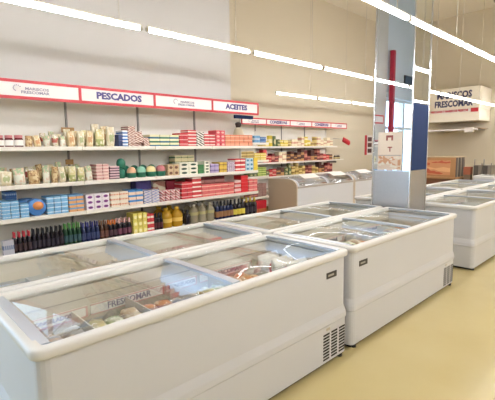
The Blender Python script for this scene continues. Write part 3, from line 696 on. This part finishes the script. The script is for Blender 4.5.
for i, (o, xc, row) in enumerate(freezers):
    yc = o.location.y
    for c in range(6):
        for r in range(2):
            if (i >= 4 and r == 1 and c % 2) or (i == 0 and c == 5) or (i == 2 and c == 1): continue
            x = xc-0.90+c*0.36; y = yc+(-0.19 if r == 0 else 0.13)*(1 if row == 0 else 1)
            ky = keys[(c*2+r*3+i*2+int(random.random()*2)) % 6] if i else ['orange', 'beige', 'pale yellow', 'white', 'orange', 'grey', 'pale yellow', 'beige', 'pale green', 'white', 'white', 'grey'][c*2+r]
            ht = random.uniform(0.11, 0.17)
            if i < 2 and r == 1:      # small packs side by side at the rear of the two front freezers
                for q in range(3):
                    kq = ('orange', 'beige', 'pale yellow', 'white', 'orange', 'pale green', 'grey')[(c*2+q*3+i) % 7]; hq = random.uniform(0.12, 0.17)
                    item('frozen_bag', UBAGS[(c+q) % 4], fr_m[kq], (x-0.112+0.112*q, y+0.12, 0.524+hq/2), (0.104, hq, 0.25),
                         'small %s pack at the rear of %s, %s' % (kq, ('the nearest freezer', 'second front freezer')[i], ORD[c*3+q]), 'frozen bag', 'frozen food %s' % where_f[i], (PI/2, 0, random.uniform(-0.05, 0.05)))
                continue
            item('frozen_bag', UBAGS[(c+r) % 4], fr_m[ky], (x+random.uniform(-0.02, 0.02), y+0.12, 0.524+ht/2), (0.27, ht, 0.25),
                 where('%s frozen bag %s' % (ky, where_f[i]), c, 6, depth='rear' if (r == 1) == (row == 0) else 'front'), 'frozen bag', 'frozen food %s' % where_f[i], (PI/2, 0, random.uniform(-0.12, 0.12)))
for k in range(3):
    item('frozen_bag', UBAGS[k], logo_m, (2.49, 1.95+0.16*k, 0.525), (0.27, 0.11, 0.27), 'tall white bag with red oval at right end of nearest freezer, '+('front', 'middle', 'rear')[k], 'frozen bag', 'white bags with red ovals', (-0.3, 0.0, 0.1))
for k in range(3):
    item('frozen_bag', UBAGS[k], P('bag_red_white', (206, 60, 62), (240, 220, 214), 'speck'), (0.935+0.11*k, 2.92, 0.525), (0.10, 0.09, 0.22+0.04*(k == 2)), 'red and white bag standing in back freezer by the bottle shelf, '+nth(k, 3), 'frozen bag', 'red and white frozen bags', (-0.2, 0, 0))
for i, xa in ((0, 0.62), (1, 3.0)):
    for c in range(6):
        x = xa+0.1+0.36*c
        item('price_card', UBOX, PAPER, (x, 1.80, 0.70), (0.13, 0.004, 0.05), 'white price card inside front edge of %s, %s' % ('the nearest freezer' if i == 0 else 'the second front freezer', nth(c, 6)), 'price card', 'price cards %d' % i, (-0.5, 0, 0))

# ------------------------------------------------------------------ curved-front freezers by the recess
def make_curved():
    t = thing('island_freezer', '', 'freezer')
    cv = [(0.0, 0.05), (0.0, 0.83)] + [(0.0+0.29*(1-math.cos(a)), 0.83+0.165*math.sin(a)) for a in [PI/2*k/6 for k in range(1, 7)]] + [(0.88, 0.985), (0.88, 0.05)]
    for x0 in (0.0, 2.36):
        MB().prism(cv, 'x', x0, x0+0.04).build('end_panel', mat('end_panel_beige', (206, 190, 172), 0.45), t, 0.006)
    MB().box(0.04, 2.36, 0.01, 0.86, 0.08, 0.78).build('cabinet_body', WHITE, t)
    MB().box(0.04, 2.36, -0.008, 0.03, 0.785, 0.83).build('front_rail', mat('rail_grey', (176, 168, 160), 0.4), t, 0.006)
    MB().box(0.04, 2.36, 0.82, 0.87, 0.78, 0.97).build('rear_wall', WHITE, t)
    MB().box(0.04, 2.36, 0.03, 0.82, 0.782, 0.85).build('inner_floor', RIMW, t)
    top = [p for p in cv if p[1] >= 0.83 and p[0] < 0.8] + [(0.83, 0.985)]
    poly = top + [(p[0]+0.006, p[1]-0.008) for p in reversed(top)]
    for k in range(2):
        x0 = 0.045+k*1.155
        MB().prism(poly, 'x', x0+0.05, x0+1.10, True).build('glass_lid', glass('lid_smoked', (0.9, 0.91, 0.93, 1)) if 'lid_smoked' not in MATS else MATS['lid_smoked'], t)
        pf = top + [(p[0]+0.012, p[1]-0.02) for p in reversed(top)]
        for xx in (x0, x0+1.10): MB().prism(pf, 'x', xx, xx+0.05, True).build('lid_frame', ALU, t)
        c = MB().box(x0+0.25, x0+0.85, 0.10, 0.30, 0, 0.004).build('price_strip', PAPER, t); c.location = (0, -0.075, 0.955); c.rotation_euler = (0.42, 0, 0)
    MB().box(0.06, 2.34, 0.05, 0.83, 0.0, 0.08).build('plinth', BLACK, t)
    return t
cvf = make_curved(); tag(cvf, 'beige ended island freezer with curved glass top before the far shelving', 'freezer', 'curved top freezers'); cvf.location = (7.0, 5.70, 0)
c2 = copy_tree(cvf); c2.location = (9.42, 5.70, 0); tag(c2, 'second curved top island freezer, partly hidden by the mirrored pillar', 'freezer', 'curved top freezers')

# ------------------------------------------------------------------ mirrored pillar and what hangs on it
px0, px1, py0, py1 = 5.24, 5.755, 2.35, 2.885
t = thing('mirror_pillar', 'square pillar clad in mirror above and brushed steel below', 'pillar', (0, 0, 0))
MB().box(px0+0.012, px1-0.012, py0+0.012, py1-0.012, 0, CH-0.01).build('core', mat('pillar_core', (190, 184, 174), 0.7), t)
ZS = 1.36
for nm, m, z0, z1 in (('steel_sheet', STEEL, 0.0, ZS-0.004), ('mirror_sheet', MIRROR, ZS+0.004, CH-0.02)):
    MB().box(px0, px0+0.010, py0+0.012, py1-0.012, z0, z1).build(nm, m, t)
    MB().box(px1-0.010, px1, py0+0.012, py1-0.012, z0, z1).build(nm, m, t)
    MB().box(px0+0.012, px1-0.012, py0, py0+0.010, z0, z1).build(nm, m, t)
    MB().box(px0+0.012, px1-0.012, py1-0.010, py1, z0, z1).build(nm, STEEL, t)
for x in (px0, px1):
    for y in (py0, py1):
        MB().box(x-0.010, x+0.010, y-0.010, y+0.010, 0, CH-0.02).build('corner_trim', mat('corner_steel', (214, 214, 216), 0.22, metal=0.8), t, 0.005)
MB().box(px0-0.003, px0+0.001, py0+0.014, py1-0.014, ZS-0.008, ZS+0.008).build('joint_strip', ALU, t)
MB().box(px0+0.015, px1-0.015, py0-0.008, py0, ZS+0.01, 2.25).build('navy_board', NAVY, t)
# poster
t = thing('poster', 'pale seafood poster taped on the mirrored face of the pillar', 'poster', (px0-0.004, 2.64, 1.372))
MB().box(-0.002, 0.002, -0.172, 0.172, 0, 0.515).build('sheet', mat('poster_paper', (240, 224, 206), 0.6), t)
MB().box(-0.0035, -0.002, -0.16, 0.16, 0.02, 0.19).build('photo_print', P('poster_photo', (232, 212, 192), (216, 164, 126), 'speck', c3=(240, 230, 214)), t)
pm = MB()
pm.box(-0.0035, -0.002, -0.045, 0.055, 0.44, 0.47).box(-0.0035, -0.002, -0.045, -0.02, 0.40, 0.44).box(-0.0035, -0.002, 0.03, 0.055, 0.40, 0.44)
pm.build('emblem', mat('poster_brown', (156, 84, 74), 0.6), t)
pm = MB().box(-0.0035, -0.002, -0.035, 0.03, 0.30, 0.315).box(-0.0035, -0.002, -0.012, 0.004, 0.25, 0.30).build('emblem', mat('poster_brown', (156, 84, 74), 0.6), t)
MB().box(-0.0035, -0.002, -0.165, 0.165, 0.196, 0.204).build('rule_line', mat('poster_grey', (160, 150, 146), 0.6), t)

# ------------------------------------------------------------------ far wall: hood, counter, bins
t = thing('fish_counter_hood', 'white hood on the far wall lettered MARISCOS FRESCOMAR in dark blue', 'hood', (0, 0, 0))
HOODW = mat('hood_white', (232, 222, 204), 0.5)
MB().box(15.0, 16.198, 4.45, 6.17, 2.95, 3.67).build('sign_box', HOODW, t, 0.01)
MB().box(15.03, 16.198, 4.47, 6.15, 2.54, 2.948).build('lower_box', HOODW, t, 0.01)
ROTX = (PI/2, 0, -PI/2)
INKN = mat('ink_navy', (44, 42, 84), 0.5)
text('lettering', 'MARISCOS', 0.30, INKN, t, (14.997, 5.28, 3.43), ROTX, 0.012, sx=0.80)
text('lettering', 'FRESCOMAR', 0.29, INKN, t, (14.997, 5.30, 3.14), ROTX, 0.012, sx=0.76)
MB().box(14.995, 15.029, 4.47, 6.15, 2.85, 2.945).build('red_text_strip', SIGNW, t)
text('lettering', 'PESCADOS Y MARISCOS FRESCOS', 0.095, RED, t, (14.992, 5.42, 2.895), ROTX, 0.006, sx=0.86)
MB().box(14.99, 14.994, 4.49, 4.72, 2.83, 2.96).build('red_mark', RED, t)
t = thing('wall_rail', 'slim white rail with a small white box below the hood', 'rail', (0, 0, 0))
MB().box(15.05, 15.13, 4.50, 6.18, 2.22, 2.28).build('bar', SIGNW, t, 0.01)
for y in (4.62, 6.0): MB().box(15.13, 16.198, y-0.018, y+0.018, 2.235, 2.27).build('arm', POST, t)
MB().box(14.98, 15.18, 4.63, 4.89, 2.15, 2.31).build('ballast_box', SIGNW, t, 0.008)
MB().box(15.14, 16.198, 4.50, 6.18, 2.285, 2.30).build('shade_board', mat('hood_brown', (176, 152, 122), 0.6), t)

t = thing('fish_counter', 'brown fish counter with salmon coloured picture front below the hood', 'counter', (0, 0, 0))
WOOD = mat('crate_wood', (178, 132, 90), 0.6, noise=0.12, nscale=6)
MB().box(12.66, 13.55, 4.32, 6.2, 0.0, 0.72).build('base', mat('counter_brown', (120, 78, 54), 0.6), t)
MB().box(12.60, 13.55, 4.29, 6.2, 0.72, 0.77).build('ledge', WOOD, t)
MB().box(12.66, 12.70, 4.32, 6.2, 0.77, 1.35).build('front_board', WOOD, t)
MB().box(12.654, 12.6595, 4.46, 6.1, 0.83, 1.27).build('picture', P('salmon_picture', (206, 146, 104), (226, 176, 130), 'speck', c3=(190, 92, 66)), t)
MB().box(12.655, 13.55, 4.32, 6.2, 1.35, 1.375).build('top_board', mat('counter_top', (190, 170, 140), 0.5), t)
for k in range(6):
    MB().box(12.72+0.135*k, 12.80+0.135*k, 4.32, 4.345, 0.771, 1.349).build('slat', mat('slat_grey%d' % (k % 2), ((96, 88, 82), (150, 138, 124))[k % 2], 0.6), t)
MB().box(13.53, 13.55, 4.345, 6.2, 0.771, 1.349).build('back_board', WOOD, t)
t = thing('small_crate', 'small reddish brown crate between the fish counter and grey bins', 'crate', (12.95, 4.06, 0))
MB().box(-0.09, 0.09, -0.09, 0.09, 0.0, 0.85).build('stand', mat('stand_brown', (120, 100, 80), 0.6), t)
MB().box(-0.1, 0.1, -0.1, 0.1, 0.85, 1.08).build('crate_body', mat('crate_red_brown', (160, 92, 66), 0.6), t, 0.01)
for k, (y, nm) in enumerate(((3.78, 'left'), (3.54, 'right'))):
    t = thing('metal_bin', 'grey metal bin with upright rods, %s one of the pair by the far freezer' % nm, 'bin', (13.05, y, 0), 0, 'grey metal bins')
    mb = MB().box(-0.2, 0.2, -0.11, 0.11, 0.0, 1.14); mb.build('bin_body', mat('bin_grey', (142, 134, 126), 0.4, metal=0.5), t, 0.01)
    MB().box(-0.205, -0.2, -0.02, 0.1, 0.8, 1.12).build('bin_stripe', mat('bin_dark', (84, 78, 74), 0.5), t)
    for s in (-1, 1): MB().tube((-0.15, 0.095*s, 1.14), (-0.15, 0.095*s, 1.31 if s > 0 else 1.2), 0.012, 6).build('rod', POST, t)
t = thing('cross_freezer', 'taller white freezer set crosswise at the end of the freezer rows', 'freezer', (11.25, 2.5, 0))
MB().rings([rrect(0.42, 0.78, 0.04, 0.03), rrect(0.42, 0.78, 0.04, 0.90)], smooth=False).build('cabinet_body', WHITE, t)
MB().rings([rrect(0.43, 0.79, 0.04, 0.90), rrect(0.43, 0.79, 0.04, 0.955), rrect(0.36, 0.72, 0.03, 0.96)], smooth=False).build('rim', RIMW, t)
MB().box(-0.34, 0.34, -0.70, 0.70, 0.962, 0.968).build('glass_lid', GLASS, t)
MB().box(-0.36, 0.36, -0.7, 0.7, 0, 0.03).build('plinth', BLACK, t)
t = thing('fire_sign', 'red and white notice on the recess wall beside the pillar', 'sign', (14.3, 8.086, 1.40))
MB().box(-0.28, 0.28, 0, 0.013, 0, 0.75).build('board', SIGNW, t)
MB().box(-0.28, -0.12, -0.003, 0, 0, 0.75).build('red_band', RED, t)
for k in range(3): MB().box(-0.06, 0.24, -0.003, 0, 0.08+0.22*k, 0.24+0.22*k).build('pictogram', mat('picto_dark', (96, 60, 56), 0.5), t)
